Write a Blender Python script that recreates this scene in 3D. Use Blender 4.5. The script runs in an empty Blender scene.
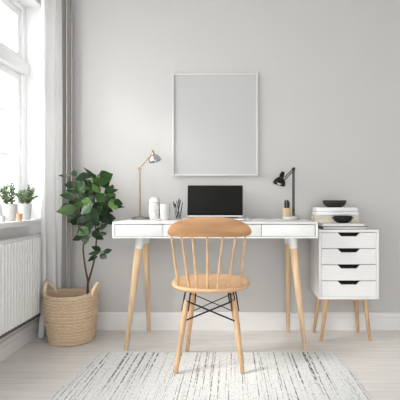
import bpy, bmesh, math, random
from mathutils import Vector, Matrix, Euler
random.seed(7)
PI = math.pi
C = bpy.context.scene.collection
F = 500.0; VX = 233.0; HY = 201.0; CZ = 0.87; WALL = 3.385

def W(px, py, s):            # measured picture point at scale s (pixels per metre) -> metres
    return Vector(((px - VX) / s, F / s, CZ - (py - HY) / s))

# ---------------------------------------------------------------- materials
def principled(name, col, rough=0.5, metal=0.0, spec=0.5, bump=0.0, bscale=40, var=0.0, vscale=6,
               stretch=(1, 1, 1), sheen=0.0, trans=0.0, transluc=0.0, coat=0.0):
    m = bpy.data.materials.new(name); m.use_nodes = True
    nt = m.node_tree; b = nt.nodes['Principled BSDF']
    b.inputs['Base Color'].default_value = (*col, 1)
    b.inputs['Roughness'].default_value = rough
    b.inputs['Metallic'].default_value = metal
    b.inputs['Specular IOR Level'].default_value = spec
    b.inputs['Transmission Weight'].default_value = trans
    b.inputs['Sheen Weight'].default_value = sheen
    b.inputs['Coat Weight'].default_value = coat
    tc = nt.nodes.new('ShaderNodeTexCoord'); mp = nt.nodes.new('ShaderNodeMapping')
    mp.inputs['Scale'].default_value = stretch
    nt.links.new(tc.outputs['Object'], mp.inputs['Vector'])
    if var > 0:
        n = nt.nodes.new('ShaderNodeTexNoise'); n.inputs['Scale'].default_value = vscale
        n.inputs['Detail'].default_value = 5
        nt.links.new(mp.outputs['Vector'], n.inputs['Vector'])
        r = nt.nodes.new('ShaderNodeValToRGB')
        r.color_ramp.elements[0].position = 0.3; r.color_ramp.elements[1].position = 0.7
        r.color_ramp.elements[0].color = (*[c * (1 - var) for c in col], 1)
        r.color_ramp.elements[1].color = (*[min(1, c * (1 + var)) for c in col], 1)
        nt.links.new(n.outputs['Fac'], r.inputs['Fac'])
        nt.links.new(r.outputs['Color'], b.inputs['Base Color'])
    if bump > 0:
        n2 = nt.nodes.new('ShaderNodeTexNoise'); n2.inputs['Scale'].default_value = bscale
        n2.inputs['Detail'].default_value = 4
        nt.links.new(mp.outputs['Vector'], n2.inputs['Vector'])
        bp = nt.nodes.new('ShaderNodeBump'); bp.inputs['Strength'].default_value = bump
        bp.inputs['Distance'].default_value = 0.004
        nt.links.new(n2.outputs['Fac'], bp.inputs['Height'])
        nt.links.new(bp.outputs['Normal'], b.inputs['Normal'])
    if transluc > 0:
        tl = nt.nodes.new('ShaderNodeBsdfTranslucent'); tl.inputs['Color'].default_value = (*col, 1)
        mx = nt.nodes.new('ShaderNodeMixShader'); mx.inputs['Fac'].default_value = transluc
        out = nt.nodes['Material Output']
        nt.links.new(b.outputs['BSDF'], mx.inputs[1]); nt.links.new(tl.outputs['BSDF'], mx.inputs[2])
        nt.links.new(mx.outputs['Shader'], out.inputs['Surface'])
    return m

M = {}
M['wall'] = principled('wall_paint', (0.545, 0.531, 0.515), 0.9, spec=0.2, bump=0.08, bscale=180, var=0.012, vscale=3)
M['white_wall'] = principled('white_paint', (0.80, 0.80, 0.80), 0.7, spec=0.3)
M['ceiling'] = principled('ceiling_paint', (0.66, 0.66, 0.65), 0.9)
M['trim'] = principled('trim_paint', (0.76, 0.75, 0.735), 0.5, spec=0.4)
M['winframe'] = principled('window_paint', (0.85, 0.85, 0.85), 0.4)
M['radiator'] = principled('radiator_enamel', (0.80, 0.80, 0.80), 0.4)
M['dark_gap'] = principled('gap_shade_and_metal', (0.10, 0.10, 0.10), 0.6)  # dark tone for the painted shade line under the radiator, and its brackets
M['desk_white'] = principled('white_lacquer', (0.73, 0.73, 0.72), 0.35, var=0.01, vscale=4)
M['chest_white'] = principled('white_woodgrain', (0.735, 0.73, 0.72), 0.45, var=0.035, vscale=8, stretch=(1.5, 1.5, 22), bump=0.1, bscale=10)
M['shadow_inside'] = principled('drawer_shade', (0.012, 0.012, 0.012), 0.9, spec=0.1)  # near-black colour standing in for shade inside the drawers
M['seam'] = principled('seam_shade_grey', (0.25, 0.25, 0.25), 0.8, spec=0.1)  # grey that paints the shade in the desk drawer seams
def wood(name, col, st=(30, 30, 2.2)):
    return principled(name, col, 0.5, var=0.24, vscale=1.6, stretch=st, bump=0.06, bscale=5, spec=0.35)
M['wood'] = wood('beech_wood', (0.56, 0.36, 0.205))
M['wood_desk'] = wood('pale_oak', (0.64, 0.455, 0.285))
M['wood_back'] = wood('shaped_beech', (0.40, 0.215, 0.10), (2.0, 14, 16))
M['wood_seat'] = wood('seat_beech', (0.52, 0.32, 0.175), (2.0, 2.0, 8))
M['black'] = principled('black_metal', (0.008, 0.008, 0.008), 0.3, spec=0.22)
M['black_matte'] = principled('black_clay', (0.011, 0.011, 0.011), 0.5, spec=0.2, bump=0.1, bscale=60)
M['charcoal'] = principled('charcoal_clay', (0.034, 0.029, 0.025), 0.6, spec=0.2, bump=0.15, bscale=60, var=0.2, vscale=30)
M['brass'] = principled('aged_brass', (0.36, 0.26, 0.17), 0.32, metal=0.75)
M['chrome'] = principled('brushed_steel', (0.50, 0.50, 0.50), 0.25, metal=0.9)
M['steel_dark'] = principled('grey_steel', (0.22, 0.21, 0.20), 0.4, metal=0.5)
M['alu'] = principled('aluminium', (0.72, 0.72, 0.73), 0.35, metal=0.6)
M['screen'] = principled('dark_glass', (0.014, 0.0135, 0.0125), 0.5, spec=0.06)
M['ceramic'] = principled('white_ceramic', (0.70, 0.69, 0.67), 0.3, var=0.05, vscale=18)
M['ceramic_relief'] = principled('relief_ceramic', (0.58, 0.57, 0.54), 0.5, var=0.30, vscale=45, bump=0.7, bscale=55)
M['ceramic_grey'] = principled('grey_ceramic', (0.58, 0.58, 0.57), 0.4, var=0.06, vscale=30)
M['stone_grey'] = principled('grey_stone', (0.42, 0.42, 0.42), 0.6, var=0.1, vscale=30)
M['terracotta'] = principled('terracotta', (0.55, 0.30, 0.15), 0.8, var=0.1, vscale=30)
M['paper'] = principled('paper', (0.80, 0.79, 0.76), 0.8, var=0.05, vscale=3, stretch=(1, 1, 150))
M['paper_cream'] = principled('cream_paper', (0.70, 0.64, 0.53), 0.8, var=0.1, vscale=3, stretch=(1, 1, 150))
M['cover_white'] = principled('white_cover', (0.80, 0.80, 0.80), 0.4)
M['cover_dark'] = principled('grey_cover', (0.05, 0.045, 0.042), 0.5, spec=0.2)
M['cover_cream'] = principled('cream_cover', (0.72, 0.66, 0.54), 0.6)
M['cover_grey'] = principled('pale_grey_cover', (0.50, 0.49, 0.48), 0.5)
M['curtain_white'] = principled('white_linen', (0.86, 0.855, 0.85), 0.9, spec=0.1, bump=0.2, bscale=300, transluc=0.4)
M['curtain_taupe'] = principled('greige_linen', (0.52, 0.49, 0.465), 0.9, spec=0.1, bump=0.2, bscale=300, transluc=0.05)
M['canvas'] = principled('picture_sheet', (0.475, 0.473, 0.468), 0.6, spec=0.3)
M['frame'] = principled('frame_white', (0.62, 0.62, 0.615), 0.3)
M['frame_side'] = principled('frame_silver', (0.45, 0.45, 0.45), 0.35, metal=0.4)
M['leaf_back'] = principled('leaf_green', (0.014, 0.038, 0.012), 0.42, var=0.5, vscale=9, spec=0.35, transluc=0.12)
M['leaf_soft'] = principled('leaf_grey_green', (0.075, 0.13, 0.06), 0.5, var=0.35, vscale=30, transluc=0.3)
M['bark'] = principled('bark', (0.085, 0.05, 0.035), 0.85, var=0.3, vscale=30, bump=0.5, bscale=80)
M['stem'] = principled('green_stem', (0.16, 0.22, 0.09), 0.7)
M['soil'] = principled('soil', (0.05, 0.035, 0.025), 0.95, var=0.4, vscale=80, bump=0.8, bscale=90)

M['cover_grey2'] = principled('grey_printed_page', (0.52, 0.52, 0.51), 0.7)
def glass_mat():
    m = bpy.data.materials.new('clear_glass'); m.use_nodes = True
    nt = m.node_tree; nt.nodes.remove(nt.nodes['Principled BSDF'])
    t = nt.nodes.new('ShaderNodeBsdfTransparent'); t.inputs['Color'].default_value = (0.97, 0.98, 0.98, 1)
    g = nt.nodes.new('ShaderNodeBsdfGlossy'); g.inputs['Roughness'].default_value = 0.03
    lw = nt.nodes.new('ShaderNodeLayerWeight'); lw.inputs['Blend'].default_value = 0.5
    pw = nt.nodes.new('ShaderNodeMath'); pw.operation = 'POWER'; pw.inputs[1].default_value = 4.0
    nt.links.new(lw.outputs['Facing'], pw.inputs[0])
    fr = nt.nodes.new('ShaderNodeMath'); fr.operation = 'MULTIPLY_ADD'; fr.inputs[1].default_value = 0.35; fr.inputs[2].default_value = 0.03
    nt.links.new(pw.outputs[0], fr.inputs[0])
    mx = nt.nodes.new('ShaderNodeMixShader'); out = nt.nodes['Material Output']
    nt.links.new(fr.outputs[0], mx.inputs['Fac'])
    nt.links.new(t.outputs['BSDF'], mx.inputs[1]); nt.links.new(g.outputs['BSDF'], mx.inputs[2])
    nt.links.new(mx.outputs['Shader'], out.inputs['Surface'])
    return m
M['glass'] = glass_mat()

def floor_mat():
    m = bpy.data.materials.new('pale_floorboards'); m.use_nodes = True
    nt = m.node_tree; b = nt.nodes['Principled BSDF']; L = nt.links.new
    tc = nt.nodes.new('ShaderNodeTexCoord')
    br = nt.nodes.new('ShaderNodeTexBrick')
    br.inputs['Scale'].default_value = 1.0; br.inputs['Brick Width'].default_value = 1.9
    br.inputs['Row Height'].default_value = 0.17; br.inputs['Mortar Size'].default_value = 0.0012
    br.inputs['Color1'].default_value = (0.80, 0.77, 0.735, 1)
    br.inputs['Color2'].default_value = (0.76, 0.73, 0.695, 1)
    br.inputs['Mortar'].default_value = (0.62, 0.59, 0.56, 1)
    L(tc.outputs['Object'], br.inputs['Vector'])
    mp = nt.nodes.new('ShaderNodeMapping'); mp.inputs['Scale'].default_value = (1.2, 18, 1)
    L(tc.outputs['Object'], mp.inputs['Vector'])
    n = nt.nodes.new('ShaderNodeTexNoise'); n.inputs['Scale'].default_value = 2.2; n.inputs['Detail'].default_value = 7
    L(mp.outputs['Vector'], n.inputs['Vector'])
    r = nt.nodes.new('ShaderNodeValToRGB')
    r.color_ramp.elements[0].position = 0.3; r.color_ramp.elements[0].color = (0.88, 0.87, 0.86, 1)
    r.color_ramp.elements[1].position = 0.7; r.color_ramp.elements[1].color = (1.05, 1.05, 1.05, 1)
    L(n.outputs['Fac'], r.inputs['Fac'])
    mx = nt.nodes.new('ShaderNodeMixRGB'); mx.blend_type = 'MULTIPLY'; mx.inputs['Fac'].default_value = 1
    L(br.outputs['Color'], mx.inputs['Color1']); L(r.outputs['Color'], mx.inputs['Color2'])
    L(mx.outputs['Color'], b.inputs['Base Color'])
    b.inputs['Roughness'].default_value = 0.42; b.inputs['Specular IOR Level'].default_value = 0.4
    return m
M['floor'] = floor_mat()

def rug_mat():
    m = bpy.data.materials.new('flatweave_rug'); m.use_nodes = True
    nt = m.node_tree; b = nt.nodes['Principled BSDF']; L = nt.links.new
    tc = nt.nodes.new('ShaderNodeTexCoord')
    def noise(scale, stretch, detail=2):
        mp = nt.nodes.new('ShaderNodeMapping'); mp.inputs['Scale'].default_value = stretch
        L(tc.outputs['Object'], mp.inputs['Vector'])
        n = nt.nodes.new('ShaderNodeTexNoise'); n.inputs['Scale'].default_value = scale; n.inputs['Detail'].default_value = detail
        L(mp.outputs['Vector'], n.inputs['Vector']); return n
    def ramp(n, p0, p1):
        r = nt.nodes.new('ShaderNodeMapRange'); r.inputs['From Min'].default_value = p0; r.inputs['From Max'].default_value = p1
        L(n.outputs['Fac'], r.inputs['Value']); return r
    a = ramp(noise(1.0, (125, 0.9, 1), 2), 0.54, 0.64)       # long lengthwise yarn lines
    d = ramp(noise(1.0, (90, 22, 1), 3), 0.36, 0.56)        # broken into dashes
    base = nt.nodes.new('ShaderNodeMath'); base.operation = 'MULTIPLY'
    L(a.outputs[0], base.inputs[0]); L(d.outputs[0], base.inputs[1])
    dots = ramp(noise(1.0, (110, 45, 1), 2), 0.56, 0.68)
    dd = nt.nodes.new('ShaderNodeMath'); dd.operation = 'MULTIPLY'; dd.inputs[1].default_value = 0.35
    L(dots.outputs[0], dd.inputs[0])
    s = nt.nodes.new('ShaderNodeMath'); s.operation = 'ADD'; s.use_clamp = True
    L(base.outputs[0], s.inputs[0]); L(dd.outputs[0], s.inputs[1])
    mx = nt.nodes.new('ShaderNodeMixRGB')
    mx.inputs['Color1'].default_value = (0.80, 0.795, 0.78, 1); mx.inputs['Color2'].default_value = (0.12, 0.118, 0.115, 1)
    L(s.outputs[0], mx.inputs['Fac'])
    L(mx.outputs['Color'], b.inputs['Base Color'])
    wv = noise(1.0, (150, 150, 1), 2)
    bp = nt.nodes.new('ShaderNodeBump'); bp.inputs['Strength'].default_value = 0.6; bp.inputs['Distance'].default_value = 0.004
    L(wv.outputs['Fac'], bp.inputs['Height']); L(bp.outputs['Normal'], b.inputs['Normal'])
    b.inputs['Roughness'].default_value = 0.95; b.inputs['Specular IOR Level'].default_value = 0.1
    return m
M['rug'] = rug_mat()

def basket_mat():
    m = bpy.data.materials.new('woven_seagrass'); m.use_nodes = True
    nt = m.node_tree; b = nt.nodes['Principled BSDF']; L = nt.links.new
    uv = nt.nodes.new('ShaderNodeUVMap'); mp = nt.nodes.new('ShaderNodeMapping')
    L(uv.outputs['UV'], mp.inputs['Vector'])
    br = nt.nodes.new('ShaderNodeTexBrick'); br.inputs['Scale'].default_value = 1
    br.inputs['Brick Width'].default_value = 0.011; br.inputs['Row Height'].default_value = 0.0085
    br.inputs['Mortar Size'].default_value = 0.0014; br.inputs['Mortar Smooth'].default_value = 0.8
    br.inputs['Color1'].default_value = (0.84, 0.67, 0.47, 1); br.inputs['Color2'].default_value = (0.74, 0.56, 0.375, 1)
    br.inputs['Mortar'].default_value = (0.36, 0.24, 0.135, 1)
    L(mp.outputs['Vector'], br.inputs['Vector'])
    L(br.outputs['Color'], b.inputs['Base Color'])
    inv = nt.nodes.new('ShaderNodeMath'); inv.operation = 'SUBTRACT'; inv.inputs[0].default_value = 1
    L(br.outputs['Fac'], inv.inputs[1])
    bp = nt.nodes.new('ShaderNodeBump'); bp.inputs['Strength'].default_value = 0.7; bp.inputs['Distance'].default_value = 0.003
    L(inv.outputs[0], bp.inputs['Height']); L(bp.outputs['Normal'], b.inputs['Normal'])
    b.inputs['Roughness'].default_value = 0.85
    return m
M['basket'] = basket_mat()
M['basket_rope'] = principled('seagrass_rope', (0.78, 0.62, 0.43), 0.85, var=0.2, vscale=60, bump=0.6, bscale=120)

# ---------------------------------------------------------------- mesh helpers
def new():
    return bmesh.new()

def box(bm, lo, hi, bevel=0.0, seg=2):
    lo = Vector(lo); hi = Vector(hi)
    r = bmesh.ops.create_cube(bm, size=1.0, matrix=Matrix.Translation((lo + hi) / 2) @ Matrix.Diagonal((*(hi - lo), 1)))
    if bevel > 0:
        es = list({e for v in r['verts'] for e in v.link_edges})
        bmesh.ops.bevel(bm, geom=es, offset=bevel, segments=seg, affect='EDGES', profile=0.5)
    return bm

def lathe(bm, prof, loc=(0, 0, 0), seg=32, mat=None):
    """prof: (r, z) points; closed poles where r == 0"""
    mt = Matrix.Translation(Vector(loc)) @ (mat or Matrix.Identity(4))
    rings = []
    for r, z in prof:
        if r < 1e-6: rings.append([bm.verts.new(mt @ Vector((0, 0, z)))])
        else: rings.append([bm.verts.new(mt @ Vector((r * math.cos(2 * PI * i / seg), r * math.sin(2 * PI * i / seg), z))) for i in range(seg)])
    for a, b in zip(rings, rings[1:]):
        for i in range(seg):
            j = (i + 1) % seg
            if len(a) == 1 and len(b) == 1: continue
            if len(a) == 1: bm.faces.new((a[0], b[i], b[j]))
            elif len(b) == 1: bm.faces.new((a[i], a[j], b[0]))
            else: bm.faces.new((a[i], a[j], b[j], b[i]))
    return bm

def tube(bm, pts, radii, seg=10, cap=True, flat=1.0):
    pts = [Vector(p) for p in pts]
    if not isinstance(radii, (list, tuple)): radii = [radii] * len(pts)
    rings = []; prev = None
    for i, p in enumerate(pts):
        d = (pts[min(i + 1, len(pts) - 1)] - pts[max(i - 1, 0)]).normalized()
        if prev is None:
            u = d.cross(Vector((0, 0, 1)))
            if u.length < 0.05: u = d.cross(Vector((0, 1, 0)))
        else: u = prev - d * prev.dot(d)
        u.normalize(); v = d.cross(u); prev = u
        rings.append([bm.verts.new(p + (u * math.cos(2 * PI * k / seg) + v * math.sin(2 * PI * k / seg) * flat) * radii[i]) for k in range(seg)])
    for a, b in zip(rings, rings[1:]):
        for k in range(seg):
            bm.faces.new((a[k], a[(k + 1) % seg], b[(k + 1) % seg], b[k]))
    if cap:
        bm.faces.new(rings[0][::-1]); bm.faces.new(rings[-1])
    return bm

def prism(bm, poly, lo, hi, axis='z', bevel=0.0):
    def P(a, b, c):
        return {'z': Vector((a, b, c)), 'y': Vector((a, c, b)), 'x': Vector((c, a, b))}[axis]
    A = [bm.verts.new(P(a, b, lo)) for a, b in poly]; B = [bm.verts.new(P(a, b, hi)) for a, b in poly]
    fs = [bm.faces.new(A[::-1]), bm.faces.new(B)]
    n = len(poly)
    for i in range(n): fs.append(bm.faces.new((A[i], A[(i + 1) % n], B[(i + 1) % n], B[i])))
    if bevel:
        bmesh.ops.bevel(bm, geom=list({e for f in fs for e in f.edges}), offset=bevel, segments=2, affect='EDGES')
    return bm

def obj(name, bm, mat, parent=None, smooth=True, angle=35):
    bmesh.ops.recalc_face_normals(bm, faces=bm.faces)
    me = bpy.data.meshes.new(name); bm.to_mesh(me); bm.free()
    for mm in (mat if isinstance(mat, (list, tuple)) else [mat]): me.materials.append(mm)
    if smooth:
        me.polygons.foreach_set('use_smooth', [True] * len(me.polygons))
        me.set_sharp_from_angle(angle=math.radians(angle))
    o = bpy.data.objects.new(name, me); C.objects.link(o)
    if parent: o.parent = parent
    return o

def thing(name, label, cat, loc=(0, 0, 0), rz=0, group=None):
    o = bpy.data.objects.new(name, None); C.objects.link(o)
    o.location = loc; o.rotation_euler = (0, 0, rz); o.empty_display_size = 0.1
    o['label'] = label; o['category'] = cat
    if group: o['group'] = group
    return o

def tag(o, label, cat, group=None):
    o['label'] = label; o['category'] = cat
    if group: o['group'] = group
    return o

def struct(name, bm, mat, parent=None, smooth=False):
    o = obj(name, bm, mat, parent, smooth)
    if not parent: o['kind'] = 'structure'
    return o

# ---------------------------------------------------------------- the room
LW = -1.275; RWX = 2.35; REAR = -0.45; CEIL = 2.6
SILL = 0.755; HEAD = 2.165; RX = -1.385      # window recess plane
WY0, WY1 = 1.30, 3.345
struct('floor', box(new(), (-1.6, REAR, -0.1), (RWX, WALL + 0.1, 0)), M['floor'])
struct('ceiling', box(new(), (-1.6, REAR, CEIL), (RWX, WALL + 0.1, CEIL + 0.1)), M['ceiling'])
struct('wall_back', box(new(), (-1.6, WALL, 0), (RWX, WALL + 0.1, CEIL)), M['wall'])
bm = new()
box(bm, (-1.5, REAR, 0), (LW, WALL, SILL - 0.02)); box(bm, (-1.5, REAR, HEAD), (LW, WALL, CEIL))
box(bm, (-1.5, WY1, SILL - 0.02), (LW, WALL, HEAD)); box(bm, (-1.5, REAR, SILL - 0.02), (LW, WY0, HEAD))
struct('wall_left', bm, M['white_wall'])
struct('wall_right', box(new(), (RWX, REAR, 0), (RWX + 0.1, WALL + 0.1, CEIL)), M['white_wall'])

bm = new(); box(bm, (-1.6, REAR - .1, 0), (-1.1, REAR, CEIL)); box(bm, (1.5, REAR - .1, 0), (RWX + .1, REAR, CEIL)); box(bm, (-1.1, REAR - .1, 1.7), (1.5, REAR, CEIL))
struct('rear_light_baffle', bm, M['white_wall'])  # unseen wall with an opening, added to limit and lower the rear fill
def base_profile(z0=0.0, h=0.118):
    return [(0, z0), (0.018, z0), (0.018, z0 + h * 0.70), (0.015, z0 + h * 0.73), (0.015, z0 + h * 0.90), (0.008, z0 + h), (0, z0 + h)]
bm = new(); prism(bm, [(WALL - a, b) for a, b in base_profile()], LW + 0.018, RWX, 'x')
struct('baseboard_back', bm, M['trim'])
bm = new(); prism(bm, [(LW + a, b) for a, b in base_profile(h=0.10)], REAR, WALL, 'y')
struct('baseboard_left', bm, M['trim'])

# window: frame, sashes, glazing bars
win = thing('window_1', '', '')
for k in ('label', 'category'): del win[k]
win['kind'] = 'structure'
bm = new()
fx0, fx1 = -1.455, RX
box(bm, (fx0, WY0, SILL), (fx1, WY1, SILL + 0.05), 0.004); box(bm, (fx0, WY0, HEAD - 0.04), (fx1, WY1, HEAD), 0.004)
for y in (WY1 - 0.045, WY0):
    box(bm, (fx0 + .001, y, SILL + .05), (fx1 - .001, y + 0.045, HEAD - .04))
for y in (2.36,):
    box(bm, (fx0 + .001, y - 0.04, SILL + .05), (fx1 - .001, y + 0.04, HEAD - .04))
box(bm, (fx0, WY0, 1.705), (fx1 + 0.025, WY1, 1.785), 0.01)
struct('window_frame', bm, M['winframe'], win, True)
secs = [(WY1 - 0.045, 2.40), (2.32, WY0 + 0.045)]
for ya, yb in secs:
    for z0, z1 in ((SILL + 0.05, 1.705), (1.785, HEAD - 0.04)):
        bm = new(); lo, hi = min(ya, yb), max(ya, yb); w = 0.05
        box(bm, (-1.44, lo, z0), (-1.40, hi, z0 + w), 0.006); box(bm, (-1.44, lo, z1 - w), (-1.40, hi, z1), 0.006)
        box(bm, (-1.439, lo, z0 + w), (-1.401, lo + w, z1 - w)); box(bm, (-1.439, hi - w, z0 + w), (-1.401, hi, z1 - w))
        mid = (lo + hi) / 2
        box(bm, (-1.432, mid - 0.01, z0), (-1.412, mid + 0.01, z1))
        if z1 < 1.75:
            for z in (1.16, 1.43): box(bm, (-1.432, lo, z - 0.009), (-1.412, hi, z + 0.009))
        s_ = struct('sash', bm, M['winframe'], win, True)
        struct('pane', box(new(), (-1.424, lo + w * .8, z0 + w * .8), (-1.420, hi - w * .8, z1 - w * .8)), M['glass'], s_)
bm = new(); box(bm, (RX, WY0 + 0.002, SILL - 0.02), (LW, WY1 - 0.002, SILL), 0.0); box(bm, (LW, WY0 - 0.05, SILL - 0.03), (-1.205, 3.13, SILL), 0.004)
struct('window_sill', bm, M['winframe'], win, True)

# ---------------------------------------------------------------- radiator
rad = thing('radiator', 'long white ribbed panel radiator fixed under the window', 'radiator', (0, 0, 0))
y0, y1, zt, zb = 1.60, 3.125, 0.664, 0.155
bm = new(); pitch = 0.0365; ys = []
n = int((y1 - 0.02 - (y0 + 0.02)) / pitch)
prof = [(y0 + 0.012, -1.207)]
for i in range(n + 1):
    yy = y0 + 0.02 + i * pitch
    prof += [(yy, -1.207), (yy + 0.006, -1.1985), (yy + 0.028, -1.1985), (yy + 0.0335, -1.207)]
prof = [(a, b) for a, b in prof if a < y1 - 0.01] + [(y1 - 0.01, -1.207)]
front = prof; poly = [(b, a) for a, b in front] + [(-1.222, y1 - 0.01), (-1.222, y0 + 0.012)]
prism(bm, poly, zb + 0.02, zt - 0.02, 'z')
obj('front_panel', bm, M['radiator'], rad, False)
bm = new()
box(bm, (-1.252, y0, zt - 0.022), (-1.197, y1, zt), 0.004); 
obj('top_grille', bm, M['radiator'], rad)
for ya in (y1 - 0.012, y0):
    obj('side_panel', box(new(), (-1.252, ya, zb), (-1.200, ya + 0.012, zt - 0.02), 0.003), M['radiator'], rad)
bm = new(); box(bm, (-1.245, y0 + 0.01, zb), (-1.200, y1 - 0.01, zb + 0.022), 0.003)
obj('lower_shade_strip', bm, M['dark_gap'], rad)  # dark strip modelled for the shadow line along the radiator bottom
for yy in (2.0, 2.95): obj('wall_bracket', box(new(), (LW, yy, 0.2), (-1.222, yy + 0.03, 0.6)), M['dark_gap'], rad)

# ---------------------------------------------------------------- curtains
def curtain(pathfn, n, zs, mat, name, label, ph=0.0):
    bm = new(); rows = []
    for z in zs:
        rows.append([bm.verts.new(Vector((*pathfn(i / n, z), z))) for i in range(n + 1)])
    for a, b in zip(rows, rows[1:]):
        for i in range(n): bm.faces.new((a[i], a[i + 1], b[i + 1], b[i]))
    o = obj(name, bm, mat, None, True, 180)
    md = o.modifiers.new('thickness', 'SOLIDIFY'); md.thickness = 0.003; md.offset = 0
    tag(o, label, 'curtain')
    return o
zs = [0.004 + (CEIL - 0.004) * (i / 40) for i in range(41)]
def path_white(t, z):
    flare = max(0.0, 1 - z / 0.35) ** 2
    p0 = Vector((-1.218 - 0.018 * flare, 3.165)); p1 = Vector((-1.128, 3.285))
    d = p1 - p0; nrm = Vector((d.y, -d.x)).normalized()
    k = 1.9 + 0.12 * math.sin(z * 1.3)
    amp = 0.021 + 0.005 * math.sin(5 * t + z)
    w = amp * math.sin(2 * PI * k * t + 0.5 * math.sin(1.1 * z))
    q = p0 + d * t + nrm * w
    return q.x, q.y
curtain(path_white, 120, zs, M['curtain_white'], 'curtain', 'white linen curtain hanging nearest the window in front of the greige one')
def path_taupe(t, z):
    x = -1.155 + 0.082 * t + 0.006 * math.sin(2 * PI * 2.6 * 2 * t)
    y = 3.336 + 0.032 * math.sin(2 * PI * 2.6 * t + 0.3 * math.sin(z * 1.2))
    if z < 0.3: y += 0.0
    return x, y
curtain(path_taupe, 120, zs, M['curtain_taupe'], 'curtain', 'narrow greige drape bunched against the back wall behind the white curtain')

# ---------------------------------------------------------------- picture
pic = thing('picture_frame', 'large blank pale grey picture in a thin white frame hung on the wall', 'picture', (-0.1205, WALL, 1.384))
w, h, b = 0.2885, 0.3445, 0.011
bm = new()
for lo, hi in (((-w, -0.026, -h), (-w + b, -0.001, h)), ((w - b, -0.026, -h), (w, -0.001, h)),
               ((-w + b, -0.026, -h), (w - b, -0.001, -h + b)), ((-w + b, -0.026, h - b), (w - b, -0.001, h))):
    box(bm, lo, hi, 0.0015)
obj('frame', bm, M['frame'], pic)
obj('picture_sheet', box(new(), (-w + b, -0.013, -h + b), (w - b, -0.004, h - b)), M['canvas'], pic, False)

# ---------------------------------------------------------------- desk
dx0, dx1, dy0, dy1 = -0.691, 0.486, 2.857, 3.362
desk = thing('desk', 'white three-drawer writing desk on slanted pale wooden legs', 'desk', ((dx0 + dx1) / 2, (dy0 + dy1) / 2, 0))
hw, hd = (dx1 - dx0) / 2, (dy1 - dy0) / 2
obj('tabletop', box(new(), (-hw, -hd, 0.738), (hw, hd, 0.75), 0.002), M['desk_white'], desk)
bm = new()
box(bm, (-hw, -hd, 0.657), (-hw + 0.014, hd, 0.738), 0.001); box(bm, (hw - 0.014, -hd, 0.657), (hw, hd, 0.738), 0.001)
box(bm, (-hw + 0.014, -hd, 0.657), (hw - 0.014, hd, 0.666)); box(bm, (-hw + 0.014, hd - 0.014, 0.666), (hw - 0.014, hd, 0.738))
obj('carcass', bm, M['desk_white'], desk)
obj('gap_shade_sheet', box(new(), (-hw + 0.014, -hd + 0.02, 0.666), (hw - 0.014, -hd + 0.024, 0.738)), M['seam'], desk, False)  # grey sheet colouring in the shade between the desk drawers
xs = [-hw + 0.0165, (163 - VX) / 175 + 0.1025, (261.5 - VX) / 175 + 0.1025, hw - 0.0165]
for a, b_ in zip(xs, xs[1:]):
    obj('drawer_front', box(new(), (a + 0.0015, -hd + 0.001, 0.668), (b_ - 0.0015, -hd + 0.018, 0.7345), 0.001), M['desk_white'], desk)
cx, cy = desk.location.x, desk.location.y
def desk_leg(foot, top, r0, r1):
    foot = Vector(foot) - Vector((cx, cy, 0)); top = Vector(top) - Vector((cx, cy, 0))
    k = 0.10
    d = top - foot
    bm = new(); tube(bm, [foot, foot + d * 0.004, foot + d * (1 - k)], [r0 * 0.85, r0, r1 * 0.98], 20)
    lg = obj('leg', bm, M['wood_desk'], desk)
    bm = new(); tube(bm, [foot + d * (1 - k), foot + d * (1 - k * 0.6), foot + d], [r1, r1 * 1.06, r1 * 1.22], 20)
    c = obj('leg_collar', bm, M['desk_white'], lg)
    c['label'] = 'white collar at the top of the wooden leg'
desk_leg((-0.626, 2.924, 0), (-0.546, 2.945, 0.657), 0.0115, 0.024)
desk_leg((0.421, 2.924, 0), (0.349, 2.945, 0.657), 0.0115, 0.024)
desk_leg((-0.556, 3.305, 0), (-0.574, 3.29, 0.657), 0.0115, 0.022)
desk_leg((0.364, 3.305, 0), (0.362, 3.29, 0.657), 0.0115, 0.022)

# ---------------------------------------------------------------- drawer chest
qx0, qx1, qy0, qy1, qz0, qz1 = 0.518, 0.8795, 3.012, 3.358, 0.277, 0.697
ccx, ccy = (qx0 + qx1) / 2, (qy0 + qy1) / 2
chest = thing('drawer_unit', 'small white four-drawer cabinet on splayed wooden legs beside the desk', 'drawer unit', (ccx, ccy, 0))
a, d = (qx1 - qx0) / 2, (qy1 - qy0) / 2; t = 0.016
bm = new()
box(bm, (-a, -d, qz1 - t), (a, d, qz1), 0.001); box(bm, (-a, -d, qz0), (a, d, qz0 + t), 0.001)
box(bm, (-a, -d, qz0 + t), (-a + t, d, qz1 - t), 0.001); box(bm, (a - t, -d, qz0 + t), (a, d, qz1 - t), 0.001)
box(bm, (-a + t, d - 0.01, qz0 + t), (a - t, d, qz1 - t))
obj('carcass', bm, M['chest_white'], chest)
dh = (qz1 - qz0 - 2 * t) / 4
for i in range(4):
    z0 = qz0 + t + i * dh + 0.0012; z1 = z0 + dh - 0.0035
    xl, xr = -a + t + 0.0015, a - t - 0.0015
    # front panel with trapezoid finger cut-out in its top edge
    c0, c1, cd, sl = -0.068, 0.068, 0.022, 0.022
    poly = [(xl, z0), (xr, z0), (xr, z1), (c1, z1), (c1 - sl, z1 - cd), (c0 + sl, z1 - cd), (c0, z1), (xl, z1)]
    dr = obj('drawer', prism(new(), poly, -d + 0.001, -d + 0.017, 'y'), M['chest_white'], chest, False)
    rc = obj('cutout_shade', box(new(), (c0 - 0.002, -d + 0.018, z1 - 0.032), (c1 + 0.002, -d + 0.021, z1 + 0.001)), M['shadow_inside'], dr, False)  # near-black backing, its colour supplies the shade behind the cut-out
    rc['label'] = 'near-black sheet painted as the shade inside the finger cut-out'
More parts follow.
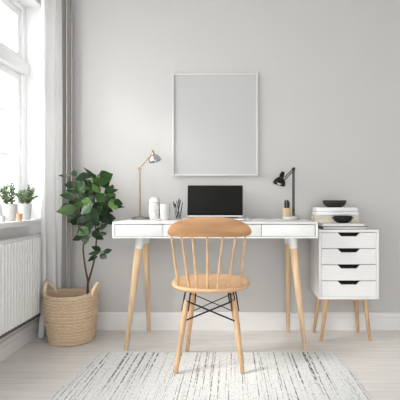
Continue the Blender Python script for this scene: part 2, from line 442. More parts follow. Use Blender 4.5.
obj('gap_shade_sheet', box(new(), (-a + t, -d + 0.022, qz0 + t), (a - t, -d + 0.025, qz1 - t)), M['shadow_inside'], chest, False)  # near-black sheet painting the shade in the gaps around the drawers
def seg_leg(par, off, foot, top, r0, r1, mat):
    o = Vector((off[0], off[1], 0)); foot = Vector(foot) - o; top = Vector(top) - o; dd = top - foot
    bm = new(); tube(bm, [foot, foot + dd * 0.01, top], [r0 * 0.85, r0, r1], 20)
    return obj('leg', bm, mat, par)
for foot, top in (((0.546, 3.10), (0.578, 3.09)), ((0.851, 3.10), (0.812, 3.09)), ((0.534, 3.305), (0.572, 3.295)), ((0.826, 3.305), (0.806, 3.295))):
    seg_leg(chest, (ccx, ccy), (*foot, 0), (*top, qz0 - 0.001), 0.010, 0.0165, M['wood'])
bm = new()
for yy in (3.09, 3.295): box(bm, (0.575 - ccx, yy - 0.014 - ccy, qz0 - 0.018), (0.808 - ccx, yy + 0.014 - ccy, qz0 - 0.001), 0.002)
for xx in (0.577, 0.808): box(bm, (xx - 0.014 - ccx, 3.09 - ccy, qz0 - 0.018), (xx + 0.014 - ccx, 3.295 - ccy, qz0 - 0.001), 0.002)
obj('leg_frame', bm, M['wood'], chest)

# ---------------------------------------------------------------- chair
chx, chy = -0.115, 2.62
chair = thing('spindle_chair', 'wooden spindle-back chair with black wire brace facing the desk', 'chair', (chx, chy, 0))
bm = new(); N = 64
def seat_r(th):   # slightly squared round seat
    c, s = math.cos(th), math.sin(th)
    return 0.204 / ((abs(c) ** 2.3 + abs(s) ** 2.3) ** (1 / 2.3))
prof = [(0.0, 0.412), (0.60, 0.412), (0.86, 0.414), (0.965, 0.419), (1.0, 0.428), (0.995, 0.437), (0.96, 0.441), (0.86, 0.438), (0.6, 0.431), (0.0, 0.429)]
rings = []
for r, z in prof:
    if r == 0: rings.append([bm.verts.new((0, 0, z))])
    else: rings.append([bm.verts.new((seat_r(2 * PI * i / N) * r * math.cos(2 * PI * i / N), seat_r(2 * PI * i / N) * r * math.sin(2 * PI * i / N), z)) for i in range(N)])
for A, B in zip(rings, rings[1:]):
    for i in range(N):
        j = (i + 1) % N
        if len(A) == 1: bm.faces.new((A[0], B[i], B[j]))
        elif len(B) == 1: bm.faces.new((A[i], A[j], B[0]))
        else: bm.faces.new((A[i], A[j], B[j], B[i]))
for v_ in bm.verts: v_.co.z += 0.012 + 0.045 * v_.co.y
obj('seat', bm, M['wood_seat'], chair, True, 60)
# curved crest rail: y of the rail at offset x
def rail_y(x, z):
    return -0.272 + 0.95 * x * x - 0.16 * (z - 0.74)
bm = new(); n = 36; x0, x1 = -0.199 - 0.0, 0.204
grid = []
for i in range(n + 1):
    u = i / n * 2 - 1; x = 0.0025 + u * 0.2005
    zt_ = 0.729 + 0.067 * (max(0, 1 - abs(u) ** 2.6)) ** 0.62
    zb_ = 0.716 - 0.022 * (max(0, 1 - abs(u) ** 5.0)) ** 0.5 + 0.006 * (1 - u * u)
    if abs(u) > 0.999: zt_, zb_ = 0.731, 0.715
    ring = []
    m = 5
    th = 0.0095 * (1 - 0.35 * abs(u) ** 4)
    for k in range(m + 1):
        z = zb_ + (zt_ - zb_) * k / m; e = 1 - 0.65 * (abs(k / m * 2 - 1) ** 4)
        ring.append(Vector((x, rail_y(x, z) - th * e, z)))
    for k in range(m, -1, -1):
        z = zb_ + (zt_ - zb_) * k / m; e = 1 - 0.65 * (abs(k / m * 2 - 1) ** 4)
        ring.append(Vector((x, rail_y(x, z) + th * e, z)))
    grid.append([bm.verts.new(v) for v in ring])
for A, B in zip(grid, grid[1:]):
    L_ = len(A)
    for k in range(L_): bm.faces.new((A[k], A[(k + 1) % L_], B[(k + 1) % L_], B[k]))
bm.faces.new(grid[0][::-1]); bm.faces.new(grid[-1])
obj('backrest', bm, M['wood_back'], chair, True, 50)
tops = [171, 181, 192, 207.3, 223, 236, 245.5]; bots = [178.7, 189.5, 197.5, 207.5, 217, 227.8, 240.5]
ybs = [-0.118, -0.158, -0.174, -0.179, -0.175, -0.159, -0.118]
for tx, bx, yb in zip(tops, bots, ybs):
    # solve crest position
    x = (tx - VX) / 212 - chx
    for _ in range(4):
        s = F / (chy + rail_y(x, 0.70)); x = (tx - VX) / s - chx
    top = Vector((x, rail_y(x, 0.715), 0.715))
    s = F / (chy + yb); bt = Vector(((bx - VX) / s - chx, yb, 0.435))
    dd = top - bt
    bm = new(); tube(bm, [bt, bt + dd * 0.35, bt + dd * 0.6, top], [0.0066, 0.0068, 0.0058, 0.0046], 12)
    obj('spindle', bm, M['wood'], chair)
feet = {'nl': W(175.8, 375, 200.0), 'nr': W(242.6, 375, 200.0), 'fl': W(187, 352.5, 174), 'fr': W(241.0, 353.0, 174)}
tps = {'nl': (-0.118, -0.065, 0.388), 'nr': (0.118, -0.065, 0.388), 'fl': (-0.100, 0.095, 0.388), 'fr': (0.100, 0.095, 0.388)}
wood_top = {}
off = Vector((chx, chy, 0))
for k in feet:
    f = feet[k] - off; f.z = 0.009 if k[0] == 'n' else 0.0
    tp = Vector(tps[k]); dd = tp - f
    bm = new(); tube(bm, [f, f + dd * 0.01, f + dd * 0.62, f + dd * 0.80, f + dd * 0.93], [0.0095, 0.0108, 0.0148, 0.0150, 0.0128], 20)
    obj('leg', bm, M['wood'], chair); wood_top[k] = (f, dd)
bm = new(); rr = 0.0040
def at(k, u, dx=0): f, dd = wood_top[k]; return f + dd * u + Vector((dx, 0, 0))
for k in feet:
    sx = 1 if k[1] == 'r' else -1; sy = 1 if k[0] == 'f' else -1
    end = Vector((tps[k][0] * 0.92, tps[k][1] * 0.9, 0.413 + 0.012 + 0.045 * tps[k][1]))
    for o_ in (-0.016, 0.016):
        tube(bm, [at(k, 0.80, o_), at(k, 0.99, o_ * 0.9), end + Vector((o_, 0, 0))], rr, 8)
    tube(bm, [at(k, 0.80, -0.019), at(k, 0.80, 0.019)], 0.0035, 8)
    tube(bm, [at(k, 0.90, -0.017), at(k, 0.90, 0.017)], 0.0035, 8)
# crossed wires
for A, B in (('nl', 'nr'), ('nr', 'nl'), ('fl', 'fr'), ('fr', 'fl')):
    off2 = Vector((0, -0.008, 0)) if A == 'nl' else Vector((0, 0.004, 0))
    tube(bm, [at(A, 0.93) + off2, (at(A, 0.93) + at(B, 0.66)) / 2 + off2, at(B, 0.66) + off2], 0.0042 if A[0] == 'n' else 0.0026, 8)
for A, B in (('nl', 'nr'), ('fl', 'fr'), ('nl', 'fl'), ('nr', 'fr')):
    ea = Vector((tps[A][0] * 0.92, tps[A][1] * 0.9, 0.411)); eb = Vector((tps[B][0] * 0.92, tps[B][1] * 0.9, 0.411))
    tube(bm, [ea, eb], rr, 8)
obj('wire_brace', bm, M['black'], chair)

# ---------------------------------------------------------------- rug
bm = new(); nx, ny = 2, 2
pts = [(-0.757, 2.853), (0.578, 2.853), (0.640, 1.45), (-0.850, 1.45)]
prism(bm, pts, 0.0005, 0.008, 'z', 0.002)
rug = obj('rug', bm, M['rug'], None, False)
tag(rug, 'off-white flatweave rug with broken grey lengthwise stripes under the chair', 'rug')

# ---------------------------------------------------------------- basket
bx, by = -1.008, 3.118
bask = thing('basket', 'round coiled seagrass basket with two loop handles holding the tall plant', 'basket', (bx, by, 0))
def basket_rad(z):
    u = z / 0.29
    return 0.134 + 0.028 * (u ** 0.75) + 0.006 * math.sin(PI * u)
bm = new(); seg = 96; rows = []; nrow = 15; rh = 0.29 / nrow
zlist = []
for i in range(nrow):
    for q in (0, 0.25, 0.5, 0.75): zlist.append((i + q) * rh)
zlist.append(0.29)
def rim_lift(th):      # the rim rises towards the handles
    return 0.016 * abs(math.cos(th)) ** 3
uvl = bm.loops.layers.uv.new('UVMap')
rings = []; vlen = 0; ringuv = []
def ring(r, z, bump, inner=False):
    out = []
    for i in range(seg):
        th = 2 * PI * i / seg
        rr_ = r + bump + (0.0012 * math.sin(5 * th + z * 30))
        out.append(bm.verts.new((rr_ * math.cos(th), rr_ * math.sin(th), z + rim_lift(th) * (z / 0.29) ** 2 * (1 if z > 0 else 0))))
    return out
seq = []
for z in zlist:
    ph = (z / rh) % 1.0
    seq.append((basket_rad(z) * 1.0, z + 0.001, 0.0065 * abs(math.sin(PI * ph)) - 0.003))
top = basket_rad(0.29)
seq += [(top - 0.002, 0.296, 0), (top - 0.007, 0.298, 0), (top - 0.012, 0.295, 0)]
for i in range(10):
    z = 0.285 - i * 0.03
    seq.append((basket_rad(max(z, 0)) - 0.014, max(z, 0.012), 0))
rings = [ring(r, z, b_) for r, z, b_ in seq]
vv = 0
for idx in range(len(rings) - 1):
    A, B = rings[idx], rings[idx + 1]
    dv = (Vector((seq[idx][0], 0, seq[idx][1])) - Vector((seq[idx + 1][0], 0, seq[idx + 1][1]))).length
    for i in range(seg):
        j = (i + 1) % seg
        f = bm.faces.new((A[i], A[j], B[j], B[i]))
        us = [i / seg * 0.97, (i + 1) / seg * 0.97, (i + 1) / seg * 0.97, i / seg * 0.97]; vs = [vv, vv, vv + dv, vv + dv]
        for lp, u_, v_ in zip(f.loops, us, vs): lp[uvl].uv = (u_, v_)
    vv += dv
bm.faces.new(rings[0][::-1]); bm.faces.new(rings[-1])
obj('basket_body', bm, M['basket'], bask, True, 70)
for sgn in (-1, 1):
    bm = new(); pts = []
    for i in range(17):
        u = i / 16; ang = (u - 0.5) * 2 * 0.42
        r = basket_rad(0.29) - 0.006 + 0.006 * math.sin(PI * u)
        th = (PI if sgn < 0 else 0) + ang * (1 if sgn > 0 else 1) - (0.18 if sgn < 0 else -0.0)
        lift = math.sin(PI * u) ** 0.62
        pts.append((r * math.cos(th), r * math.sin(th), 0.285 + 0.070 * lift))
    tube(bm, pts, 0.0105, 12)
    obj('handle', bm, M['basket_rope'], bask)

# ---------------------------------------------------------------- tall plant
plant = thing('potted_plant', 'tall broad-leaved green plant growing out of the woven basket', 'plant', (bx, by, 0.0))
SP = 158.0
def PP(px, py, dy=0.0):       # picture measure -> plant local metres
    v = W(px, py, SP); return Vector((v.x - bx, 3.165 + dy - by, v.z))
bm = new(); lathe(bm, [(0.0, 0.02), (0.105, 0.02), (0.118, 0.215), (0.112, 0.215), (0.110, 0.20), (0.0, 0.203)], seg=40)
obj('inner_pot', bm, M['cover_dark'], plant)
bm = new(); lathe(bm, [(0.0, 0.195), (0.108, 0.199), (0.108, 0.206), (0.06, 0.214), (0.0, 0.218)], seg=40)
obj('soil', bm, M['soil'], plant)
bm = new()
tr = [PP(87.5, 309), PP(87.5, 295), PP(88, 281)]
tube(bm, tr + [PP(85.5, 268, -.005), PP(83.5, 250, -.01), PP(85, 236, -.015), PP(82, 220, -.02), PP(79, 205, -.03), PP(76, 188, -.035), PP(74, 178, -.035)],
     [.0085, .008, .0068, .0060, .0055, .005, .0045, .004, .003, .002], 10)
tube(bm, [PP(88, 283), PP(91, 272, .005), PP(94.5, 258, .01), PP(96, 240, .01), PP(95, 222, .005), PP(98, 205, -.01), PP(101, 190, -.02), PP(104, 178, -.02)],
     [.0068, .0062, .0056, .005, .0045, .004, .003, .002], 10)
for pts in ([(85, 236), (89, 222), (91, 205), (90, 185), (88, 172)], [(96, 236), (103, 222), (108, 208), (112, 200)], [(84, 226), (76, 214), (70, 209)],
            [(95.5, 252), (101, 252), (105, 251)], [(96, 215), (103, 205), (110, 196)], [(84, 243), (81, 238), (78, 235)], [(79, 205), (72, 197), (68, 194)]):
    tube(bm, [PP(a_, b_, -.012 * i) for i, (a_, b_) in enumerate(pts)], [.0036 - .0005 * i for i in range(len(pts))], 8)
obj('trunk', bm, M['bark'], plant)

def leaf(bm, base, tip, width, roll=0.0, droop=0.12, fold=0.25, mi=0, ref=(0, 0, 1)):
    base = Vector(base); tip = Vector(tip); d = tip - base; L_ = d.length; d.normalize()
    nrm = d.cross(Vector(ref))
    if nrm.length < 0.05: nrm = Vector((1, 0, 0))
    side = Matrix.Rotation(roll, 3, d) @ nrm.normalized(); up = side.cross(d)
    n = 8; rows = []
    for i in range(n + 1):
        u = i / n
        wv_ = width / 2 * (math.sin(PI * min(1, u) ** 0.74) ** 1.15 * 1.08 if 0 < u < 1 else 0.0)
        c = base + d * L_ * u + up * (droop * L_ * math.sin(PI * u))
        if wv_ == 0: rows.append([bm.verts.new(c)])
        else:
            rows.append([bm.verts.new(c + side * wv_ * q + up * (abs(q) * wv_ * fold - (0.15 * wv_ if abs(q) == 1 else 0))) for q in (-1, -0.5, 0, 0.5, 1)])
    for A, B in zip(rows, rows[1:]):
        for k in range(4):
            if len(A) == 1: f = bm.faces.new((A[0], B[k + 1], B[k]))
            elif len(B) == 1: f = bm.faces.new((A[k], A[k + 1], B[0]))
            else: f = bm.faces.new((A[k], A[k + 1], B[k + 1], B[k]))
            f.material_index = mi
    return
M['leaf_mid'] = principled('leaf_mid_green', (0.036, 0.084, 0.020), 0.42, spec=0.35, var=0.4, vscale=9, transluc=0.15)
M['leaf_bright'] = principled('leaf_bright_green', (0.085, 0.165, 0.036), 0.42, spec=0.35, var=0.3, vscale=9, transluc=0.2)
# measured leaves (tip, base, width, tone), in 1/5 pixel from (50,160)
LV = [(45,78,105,78,16,0),(145,60,103,74,26,0),(130,102,200,75,40,0),(183,38,240,95,16,0),(325,72,250,92,58,1),(322,108,250,115,32,1),
 (85,105,150,150,38,1),(155,158,215,90,52,1),(215,78,252,132,42,2),(365,150,300,160,22,0),(78,178,132,188,26,0),(85,153,150,166,20,0),
 (262,212,330,168,36,2),(348,252,310,195,42,2),(380,222,330,208,36,0),(48,258,148,240,46,1),(330,292,268,288,46,0),(170,272,215,215,48,1),
 (185,308,235,240,50,0),(262,312,228,235,52,0),(152,332,132,288,38,0),(105,283,158,272,30,0),(165,372,212,332,44,1),(135,348,192,332,34,1),
 (300,370,250,364,14,0),(292,312,240,350,20,0),(128,396,172,378,26,0),(262,400,222,375,32,0),(270,140,232,150,44,2),(300,235,240,225,46,1),
 (230,215,170,205,30,2),(170,200,120,210,28,1),(250,170,290,205,50,1),(190,185,240,150,46,0),(205,260,260,215,40,0),(310,250,255,275,34,0),
 (150,120,190,140,40,0),(275,60,240,105,40,1),(200,120,235,165,40,1),(160,235,205,205,34,2),(225,300,205,345,34,0),(185,335,165,385,36,0),(240,345,255,390,30,0)]
bm = new(); rnd = random.Random(5)
for tx, ty, bx_, by_, w_, tone in LV:
    dz = rnd.uniform(-0.10, 0.02)
    dyt = dz + rnd.uniform(-0.05, 0.02)
    w_ *= 1.12
    leaf(bm, PP(50 + bx_ / 5, 160 + by_ / 5, dz), PP(50 + tx / 5, 160 + ty / 5, dyt), w_ / 5 / SP, rnd.uniform(-0.55, 0.55), rnd.uniform(-0.04, 0.08), rnd.uniform(0.12, 0.35), tone, (0, 1, 0.15))
LOW = [(113, 249.5, 103, 252, 4, 0), (87, 262, 97, 256, 4.5, 0), (92, 246, 101, 251, 5, 0), (108, 258, 100, 254, 5, 0), (74, 241, 84, 234, 5, 0),
       (86, 245, 87, 234, 5, 0), (80, 226, 86, 233, 5, 0), (92, 238, 87, 231, 6, 1), (100, 226, 94, 236, 4, 0), (108, 233, 98, 234, 3, 0), (88, 254, 99, 253, 3.5, 1)]
for tx, ty, bx_, by_, w_, tone in LOW:
    dz = rnd.uniform(-0.03, 0.03)
    leaf(bm, PP(bx_, by_, dz * 0.3), PP(tx, ty, dz - 0.02), w_ * 1.25 / SP, rnd.uniform(-.6, .6), 0.05, 0.25, tone, (0, 1, .1))
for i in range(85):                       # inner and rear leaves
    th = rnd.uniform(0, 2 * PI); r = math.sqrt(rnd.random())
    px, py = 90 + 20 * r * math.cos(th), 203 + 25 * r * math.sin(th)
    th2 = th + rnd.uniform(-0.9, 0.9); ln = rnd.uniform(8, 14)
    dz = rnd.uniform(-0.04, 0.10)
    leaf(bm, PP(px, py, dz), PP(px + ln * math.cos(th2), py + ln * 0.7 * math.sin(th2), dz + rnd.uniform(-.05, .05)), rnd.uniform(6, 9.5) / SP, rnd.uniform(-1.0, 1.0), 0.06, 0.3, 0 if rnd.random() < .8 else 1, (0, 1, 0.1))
# keep foliage clear of the wall
for v in bm.verts:
    if v.co.y + by > WALL - 0.02: v.co.y = WALL - 0.02 - by
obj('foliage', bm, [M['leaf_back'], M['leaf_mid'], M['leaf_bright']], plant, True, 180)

# ---------------------------------------------------------------- sill plants
def sill_plant(px, s, r, h, ptop, spread, n, seed, label, lean=0.0, tone='leaf_soft'):
    X = (px - VX) / s; Y = F / s
    t_ = thing('potted_herb', label, 'plant', (X, Y, SILL))
    bm = new(); lathe(bm, [(0, 0), (r * .72, 0), (r * .76, .004), (r, h), (r * .93, h), (r * .9, h - .008), (r * .66, h - 0.03), (0, h - 0.03)], seg=32)
    obj('pot', bm, M['ceramic_grey'], t_)
    bm = new(); lathe(bm, [(0, h - 0.032), (r * .80, h - 0.024), (r * .90, h - 0.012), (r * .5, h - 0.008), (0, h - 0.006)], seg=24)
    obj('soil', bm, M['soil'], t_)
    rn = random.Random(seed); st = new(); lf = new()
    for i in range(n):
        th = rn.uniform(0, 2 * PI); q = rn.random() ** .6
        top = Vector((spread * q * math.cos(th) + lean, spread * q * math.sin(th) * .9, h + ptop * (1 - .55 * q * q) * rn.uniform(.7, 1)))
        b0 = Vector((r * .4 * math.cos(th), r * .4 * math.sin(th), h - 0.008))
        mid = b0.lerp(top, .5) + Vector((0, 0, .012)); tube(st, [b0, mid, top], [.0014, .0012, .0008], 5)
        for k in range(16):
            u = .15 + .85 * k / 15
            p = b0.lerp(mid, u * 2) if u < .5 else mid.lerp(top, u * 2 - 1)
            a_ = k * 2.4 + i
            ll = rn.uniform(.013, .022) * (1.15 - .4 * u)
            dirv = Vector((math.cos(a_), math.sin(a_), rn.uniform(.2, 1.0))).normalized()
            leaf(lf, p, p + dirv * ll, ll * .52, rn.uniform(-1, 1), .08, .2, rn.choice((0, 0, 1)))
    for b_ in (lf, st):
        for v in b_.verts:
            if v.co.x + X < RX + .012: v.co.x = RX + .012 - X
    obj('stem', st, M['stem'], t_); obj('foliage', lf, [M['leaf_soft'], M['leaf_pale']], t_, True, 180)
M['leaf_pale'] = principled('leaf_pale_green', (0.19, 0.26, 0.11), 0.5, var=0.3, vscale=30, transluc=0.35)
sill_plant(9.5, 172, 0.043, 0.097, 0.155, 0.070, 30, 3, 'bushy green herb in the white pot left of the terracotta cup on the sill', 0.0)
sill_plant(25, 161, 0.041, 0.098, 0.125, 0.074, 24, 9, 'loose pale green herb in the white pot nearest the curtain on the sill', 0.012)
bm = new(); lathe(bm, [(0, 0), (.0135, 0), (.0175, .042), (.0155, .042), (.012, .004), (0, .004)], seg=28)
o = obj('terracotta_pot', bm, M['terracotta']); o.location = ((19.3 - VX) / 173.7, F / 173.7, SILL)
tag(o, 'tiny terracotta cup on the window sill in front of the white pots', 'pot')
bm = new(); lathe(bm, [(0, 0), (.014, 0), (.017, .035), (.0155, .035), (.0128, .004), (0, .004)], seg=28)
o = obj('cup', bm, M['ceramic_grey']); o.location = ((1.8 - VX) / 186, F / 186, SILL)
tag(o, 'small pale grey cup at the left edge of the window sill', 'cup')

# ---------------------------------------------------------------- things on the desk
DT = 0.75
def W2(px, py, y): s = F / y; return Vector(((px - VX) / s, y, CZ - (py - HY) / s))
# brass lamp
ly = 3.27
p0 = W2(141.2, 0, ly); lamp = thing('desk_lamp', 'slim brass desk lamp with silver shade on the left of the desk', 'lamp', (p0.x, ly, DT))
def LP(px, py, y=ly): return W2(px, py, y) - Vector((p0.x, ly, DT))
bm = new(); lathe(bm, [(0, 0), (.060, 0), (.060, .013), (.057, .017), (.010, .018), (.008, .026), (0, .026)], seg=48)
obj('base', bm, M['steel_dark'], lamp)
bm = new(); pt = LP(139.6, 169.5); tube(bm, [Vector((LP(140, 200).x, 0, .016)), LP(139.8, 190), pt], .0058, 12)
obj('pole', bm, M['brass'], lamp)
bm = new(); tube(bm, [pt + Vector((0, -.014, .004)), pt + Vector((0, .014, .004))], .010, 16); tube(bm, [pt, pt + Vector((0, 0, .013))], .006, 12)
obj('joint', bm, M['brass'], lamp)
bm = new(); hp = LP(151.5, 154.0); tube(bm, [pt + Vector((-.002, 0, .004)), hp], .0040, 10)
obj('arm', bm, M['brass'], lamp)
def shade(parent, center, axis, prof, mats, scale=1.0, innermat=None, name='lamp_shade'):
    """bell with opening along -axis"""
    z = Vector(axis).normalized(); q = z.to_track_quat('Z', 'Y').to_matrix().to_4x4()
    bm = new(); lathe(bm, [(r * scale, h * scale) for r, h in prof], center, 36, q)
    return obj(name, bm, mats, parent, True, 50)
BELL = [(.041, 0), (.040, .012), (.036, .024), (.028, .036), (.017, .043), (.012, .046), (.012, .050), (.0, .050)]
BELLIN = [(0, .0405), (.016, .0395), (.026, .033), (.034, .022), (.038, .010), (.0385, 0), (.041, 0)]
ax = (-0.30, 0.12, 1)
hc = LP(155.2, 161.0)
sh = shade(lamp, hc, ax, BELLIN + BELL[1:], M['chrome'])
shade(sh, hc + Vector(ax).normalized() * .047, ax, [(0, 0), (.010, 0), (.010, .020), (.007, .026), (0, .026)], M['brass'], name='socket_cap')
bm = new(); bmesh.ops.create_uvsphere(bm, u_segments=20, v_segments=12, radius=.014, matrix=Matrix.Translation(hc + Vector(ax).normalized() * .018))
obj('bulb', bm, M['ceramic'], sh)

# ceramics
def standing(name, px, y, prof, mat, label, cat, group=None, seg=36, z=DT):
    v = W2(px, 0, y); bm = new(); lathe(bm, prof, seg=seg)
    o = obj(name, bm, mat, None, True, 50); o.location = (v.x, y, z); tag(o, label, cat, group); return o
yj = 3.20; v = W2(154.6, 0, yj)
jar = thing('ceramic_jar', 'tall white embossed ceramic jar with domed lid beside the brass lamp', 'jar', (v.x, yj, DT))
bm = new(); lathe(bm, [(0, 0), (.027, 0), (.034, .017), (.0365, .055), (.035, .090), (.031, .109), (.026, .111), (0, .111)], seg=40)
obj('jar_body', bm, M['ceramic_relief'], jar)
bm = new(); lathe(bm, [(0, .1115), (.032, .1115), (.035, .117), (.034, .127), (.027, .138), (.012, .144), (0, .145)], seg=40)
obj('lid', bm, M['ceramic'], jar)
standing('ceramic_cup', 165.0, 3.19, [(0, 0), (.028, 0), (.031, .006), (.0325, .100), (.0295, .100), (.0275, .010), (0, .009)], M['ceramic_grey'],
         'plain white cylindrical cup standing right of the lidded jar', 'cup')
standing('trinket_dish', 158.5, 3.085, [(0, 0), (.014, 0), (.024, .010), (.022, .010), (.013, .004), (0, .004)], M['ceramic'],
         'tiny white dish at the front of the jar and cup', 'dish')
yp = 3.22; v = W2(178.2, 0, yp)
holder = thing('pen_holder', 'clear glass tumbler holding black pens left of the laptop', 'cup', (v.x, yp, DT))
bm = new(); lathe(bm, [(0, 0), (.022, 0), (.0265, .062), (.025, .062), (.0205, .004), (0, .004)], seg=32)
obj('tumbler', bm, M['glass'], holder)
PENS = [(-.009, -.034, .118), (.011, .033, .112), (-.002, .006, .140), (.010, -.014, .122), (.0, -.022, .105), (-.012, .018, .128)]
for i, (bx_, tx, L_) in enumerate(PENS):
    yy = (-.009, -.003, .003, .009, -.006, .006)[i]
    b0 = Vector((bx_, yy, .006)); t1 = Vector((tx * .85, yy * 1.4, L_))
    bm = new(); dd = t1 - b0
    if i % 2 == 0: tube(bm, [b0, b0 + dd * .72, b0 + dd * .74, b0 + dd * .9, t1], [.0019, .0021, .0042, .0040, .0012], 8)
    else: tube(bm, [b0, b0 + dd * .98, t1], [.0026, .0028, .001], 8)
    o = obj('paintbrush' if i % 2 == 0 else 'pen', bm, M['black']); o.location = (v.x, yp, DT)
    LBL = ['black brush leaning furthest left in the glass tumbler', 'black pen leaning furthest right in the glass tumbler', 'tallest black brush standing in the glass tumbler',
           'black pen crossing towards the left in the glass tumbler', 'shortest black brush in the glass tumbler', 'black pen tilted slightly right in the glass tumbler']
    tag(o, LBL[i], 'brush' if i % 2 == 0 else 'pen', 'brushes and pens in the glass tumbler')

# laptop
yl = 3.225; v = W2(215.0, 0, yl); lap = thing('laptop', 'open silver laptop with a dark blank screen on the desk', 'laptop', (v.x, yl, DT))
bm = new(); box(bm, (-.188, -.185, .002), (.188, .02, .014), .004, 3)
obj('base', bm, M['alu'], lap)
obj('keyboard', box(new(), (-.150, -.10, .0141), (.150, .0, .0150), .0004), M['screen'], lap)
sc = bpy.data.objects.new('screen', None)
bm = new(); box(bm, (-.181, .010, .016), (.181, .017, .224), .004, 3)
mt = Matrix.Translation((0, .014, .014)) @ Matrix.Rotation(math.radians(-7), 4, 'X') @ Matrix.Translation((0, -.014, -.014))
bmesh.ops.transform(bm, matrix=mt, verts=bm.verts)
lid = obj('screen_lid', bm, M['alu'], lap)
bm = new(); box(bm, (-.1795, .0085, .026), (.1795, .0105, .2225), .0008)
bmesh.ops.transform(bm, matrix=mt, verts=bm.verts)
o = obj('display', bm, M['screen'], lid); o['label'] = 'dark blank display'

# open notebook right of the laptop and small pebbles/glasses
v = W2(269, 0, 3.16); nb = thing('notebook', 'thin open notebook with white curling pages lying right of the laptop', 'notebook', (v.x, 3.12, DT))
bm = new()
for s_ in (-1, 1):
    prof = [(0, .0015)] + [(s_ * .112 * u, .0025 + .0085 * math.sin(PI * min(1, u * 1.05)) ** .8) for u in (.08, .2, .35, .5, .65, .8, .92, 1.0)] + [(s_ * .112, .0015)]
    prism(bm, prof, -.075, .075, 'y')
obj('pages', bm, M['cover_grey2'], nb)
obj('cover', box(new(), (-.115, -.078, 0), (.115, .078, .0015)), M['cover_grey'], nb, False)
v = W2(245.5, 0, 3.10)
bm = new(); bmesh.ops.create_uvsphere(bm, u_segments=24, v_segments=14, radius=1, matrix=Matrix.Diagonal((.026, .045, .018, 1)))
for q in bm.verts:
    if q.co.z < 0: q.co.z = 0
    q.co.z += .0
o = obj('computer_mouse', bm, M['alu'], None, True, 60); o.location = (v.x + .01, 3.10, DT); tag(o, 'pale computer mouse just right of the laptop', 'mouse')

# black lamp
yb = 3.27; v = W2(293.5, 0, yb); bl = thing('desk_lamp', 'black jointed desk lamp rising from a grey base behind the wooden pen cup', 'lamp', (v.x, yb, DT))
def BP(px, py, dy=0.0): return W2(px, py, yb) + Vector((0, dy, 0)) - Vector((v.x, yb, DT))
bm = new(); box(bm, (-.022, -.026, 0), (.040, .03, .024), .003)
obj('base', bm, M['stone_grey'], bl)
bm = new(); tp_ = BP(293.5, 169.5)
for dx in (-.0042, .0042): tube(bm, [Vector((dx, 0, .022)), tp_ + Vector((dx, 0, 0))], .0036, 8)
obj('pole', bm, M['black'], bl)
bm = new(); tube(bm, [tp_ + Vector((0, -.012, .003)), tp_ + Vector((0, .012, .003))], .011, 16)
obj('joint', bm, M['black'], bl)
bm = new(); tube(bm, [Vector((0, -.010, .06)), Vector((0, .010, .06))], .007, 12)
obj('joint', bm, M['black'], bl)
bm = new(); e = BP(284.3, 178.5)
for o_ in (Vector((0, -.006, .006)), Vector((.004, .006, -.008))): tube(bm, [tp_ + o_ + Vector((0, 0, .002)), e + o_], .0034, 8)
obj('arm', bm, M['black'], bl)
ax2 = (0.34, 0.16, 1); hc = BP(279.0, 184.3)
BB = [(0, .0425), (.018, .042), (.028, .034), (.035, .021), (.0395, .008), (.040, 0), (.0425, 0), (.042, .010), (.037, .024), (.029, .037), (.019, .046), (.015, .048), (.0, .048)]
sh = shade(bl, hc, ax2, BB, M['black'])
shade(sh, hc + Vector(ax2).normalized() * .047, ax2, [(0, 0), (.015, 0), (.0155, .024), (.011, .034), (.011, .040), (0, .041)], M['black'], name='socket_cap')
bm = new(); bmesh.ops.create_uvsphere(bm, u_segments=20, v_segments=12, radius=.017, matrix=Matrix.Translation(hc + Vector(ax2).normalized() * .012))
o = obj('bulb', bm, M['ceramic'], sh); o['label'] = 'white bulb inside the shade'
# white coaster tray, pen cup with markers
yc = 3.185; vc = W2(289.6, 0, yc)
standing('round_tray', 289.8, yc, [(0, 0), (.043, 0), (.046, .003), (.046, .018), (.043, .020), (0, .020)], M['ceramic'], 'thick round white coaster under the wooden pen cup', 'tray', None, 40)
vp = W2(286.8, 0, yc)
bm = new(); lathe(bm, [(0, 0), (.0235, 0), (.025, .003), (.025, .055), (.0215, .055), (.0205, .006), (0, .006)], seg=36)
cup = obj('pen_cup', bm, M['wood_desk'], None, True, 50); cup.location = (vp.x, yc, DT + .0205); tag(cup, 'round light wood pen cup standing on the white coaster', 'cup')
MK = [(-.0115, -.006, .090), (.0015, -.0125, .094), (.0125, -.004, .089), (-.008, .009, .098), (.007, .009, .100)]
LB = ['dark marker standing furthest left in the wooden cup', 'dark marker at the front middle of the wooden cup', 'dark marker standing furthest right in the wooden cup',
      'dark marker at the rear left of the wooden cup', 'tallest dark marker at the rear right of the wooden cup']
for (mx_, my_, mh), lb in zip(MK, LB):
    bm = new(); lathe(bm, [(0, 0), (.0052, 0), (.0054, mh * .9), (.0048, mh), (0, mh + .001)], seg=14)
    o = obj('marker_pen', bm, M['cover_dark']); o.location = (vp.x + mx_, yc + my_, DT + .0275); tag(o, lb, 'pen', 'dark markers in the wooden cup')

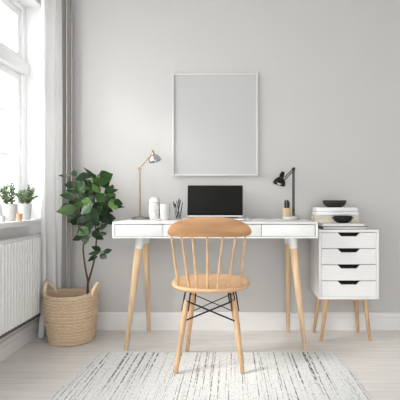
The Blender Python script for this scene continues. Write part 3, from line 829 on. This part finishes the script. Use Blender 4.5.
# ---------------------------------------------------------------- books and bowls on the drawer unit
def book(x0, x1, y0, y1, z0, h, cover, page, label, rz=0.0, ct=.0030, inset=.007, solid=False):
    cx_, cy_ = (x0 + x1) / 2, (y0 + y1) / 2; a_, d_ = (x1 - x0) / 2, (y1 - y0) / 2
    t_ = thing('book', label, 'book', (cx_, cy_, z0), rz, 'books stacked on the drawer unit')
    if solid:      # spine towards the room
        obj('cover', box(new(), (-a_, -d_, 0.0004), (a_, d_ - .003, h), .0075, 4), cover, t_)
        obj('pages', box(new(), (-a_ + .006, d_ - .003, ct + .002), (a_ - .006, d_, h - ct - .002)), page, t_, False)
        return z0 + h
    bm = new(); box(bm, (-a_, -d_, 0), (a_, d_, ct), .0006); box(bm, (-a_, -d_, h - ct), (a_, d_, h), .0006); box(bm, (-a_, -d_, ct), (-a_ + ct, d_, h - ct))
    obj('cover', bm, cover, t_)
    obj('pages', box(new(), (-a_ + ct, -d_ + inset, ct), (a_ - .004, d_ - .004, h - ct)), page, t_, False)
    return z0 + h
z = qz1
z = book(.545, .822, 3.045, 3.345, z, .017, M['cover_dark'], M['paper'], 'thin dark-covered book at the bottom of the stack', 0.01)
z = book(.546, .808, 3.050, 3.340, z, .020, M['cover_grey'], M['paper'], 'slim grey book second from the bottom under the small bowl', -0.012, .004)
zB = z
z = book(.524, .804, 3.175, 3.352, z, .043, M['cover_cream'], M['paper_cream'], 'thick cream book in the middle of the stack', 0.0, .004)
z = book(.527, .798, 3.172, 3.350, z, .026, M['cover_white'], M['paper'], 'white book second from the top of the stack', 0.012, solid=True)
z = book(.530, .795, 3.176, 3.352, z, .026, M['cover_white'], M['paper'], 'white book on top of the stack under the large bowl', -0.01, solid=True)
v = W2(334.5, 0, 3.26)
bm = new(); lathe(bm, [(0, 0), (.044, 0), (.050, .003), (.064, .012), (.072, .024), (.076, .038), (.077, .046), (.0745, .046), (.073, .038), (.068, .025), (.058, .014), (.040, .007), (0, .006)], seg=48)
o = obj('bowl', bm, M['charcoal'], None, True, 60); o.location = (v.x, 3.262, z); tag(o, 'wide charcoal bowl on top of the book stack', 'bowl')
v = W2(342.5, 0, 3.115)
small = thing('bowl', 'small black bowl with side lugs on the lower books', 'bowl', (v.x, 3.112, zB))
bm = new(); lathe(bm, [(0, 0), (.030, 0), (.034, .003), (.050, .012), (.058, .026), (.058, .043), (.055, .043), (.055, .028), (.046, .015), (.028, .008), (0, .007)], seg=48)
obj('bowl_body', bm, M['black_matte'], small, True, 60)
for s_ in (-1, 1):
    obj('lug', box(new(), (s_ * .060 - .006, -.014, .026), (s_ * .060 + .006, .014, .034), .003), M['black_matte'], small)

# ---------------------------------------------------------------- light
SKY_REAR, SKY_SIDE = 3.1, 1.15
world = bpy.data.worlds.new('World'); bpy.context.scene.world = world; world.use_nodes = True
bg = world.node_tree.nodes['Background']; bg.inputs['Color'].default_value = (0.97, 0.985, 1.0, 1); 
wn = world.node_tree; tcw = wn.nodes.new('ShaderNodeTexCoord'); sx = wn.nodes.new('ShaderNodeSeparateXYZ'); mr = wn.nodes.new('ShaderNodeMapRange')
mr.inputs['From Min'].default_value = -0.75; mr.inputs['From Max'].default_value = 0.0     # the open sky is brighter to the rear than beside the window
mr.inputs['To Min'].default_value = SKY_REAR; mr.inputs['To Max'].default_value = SKY_SIDE
wn.links.new(tcw.outputs['Generated'], sx.inputs['Vector']); wn.links.new(sx.outputs['Y'], mr.inputs['Value']); wn.links.new(mr.outputs['Result'], bg.inputs['Strength'])
def area(name, loc, rot, sx, sy, power, col=(1, 1, 1)):
    l = bpy.data.lights.new(name, 'AREA'); l.shape = 'RECTANGLE'; l.size = sx; l.size_y = sy; l.energy = power; l.color = col
    o = bpy.data.objects.new(name, l); C.objects.link(o); o.location = loc; o.rotation_euler = rot; return o
# daylight coming in at the window opening
area('window_daylight', (-1.95, 2.3, 1.75), Euler((0, math.radians(-58), 0)), 1.5, 2.3, 52, (1, 0.99, 0.98))
sun = bpy.data.lights.new('sun', 'SUN'); sun.energy = 2.7; sun.angle = math.radians(18); sun.color = (1, 0.97, 0.93)
so = bpy.data.objects.new('sun', sun); C.objects.link(so)
so.rotation_euler = Vector((1.0, 0.52, -0.76)).to_track_quat('-Z', 'Y').to_euler()

cam = bpy.data.cameras.new('camera'); cam.lens = 45; cam.sensor_width = 36; cam.shift_x = -(VX - 200) / 400; cam.shift_y = (HY - 200) / 400
co = bpy.data.objects.new('camera', cam); C.objects.link(co); co.location = (0, 0, CZ); co.rotation_euler = (PI / 2, 0, 0)
cam.clip_start = 0.05
sc = bpy.context.scene; sc.camera = co
sc.view_settings.view_transform = 'Standard'; sc.view_settings.look = 'None'; sc.view_settings.gamma = 1; sc.view_settings.use_curve_mapping = False
sc.view_settings.exposure = 0.44
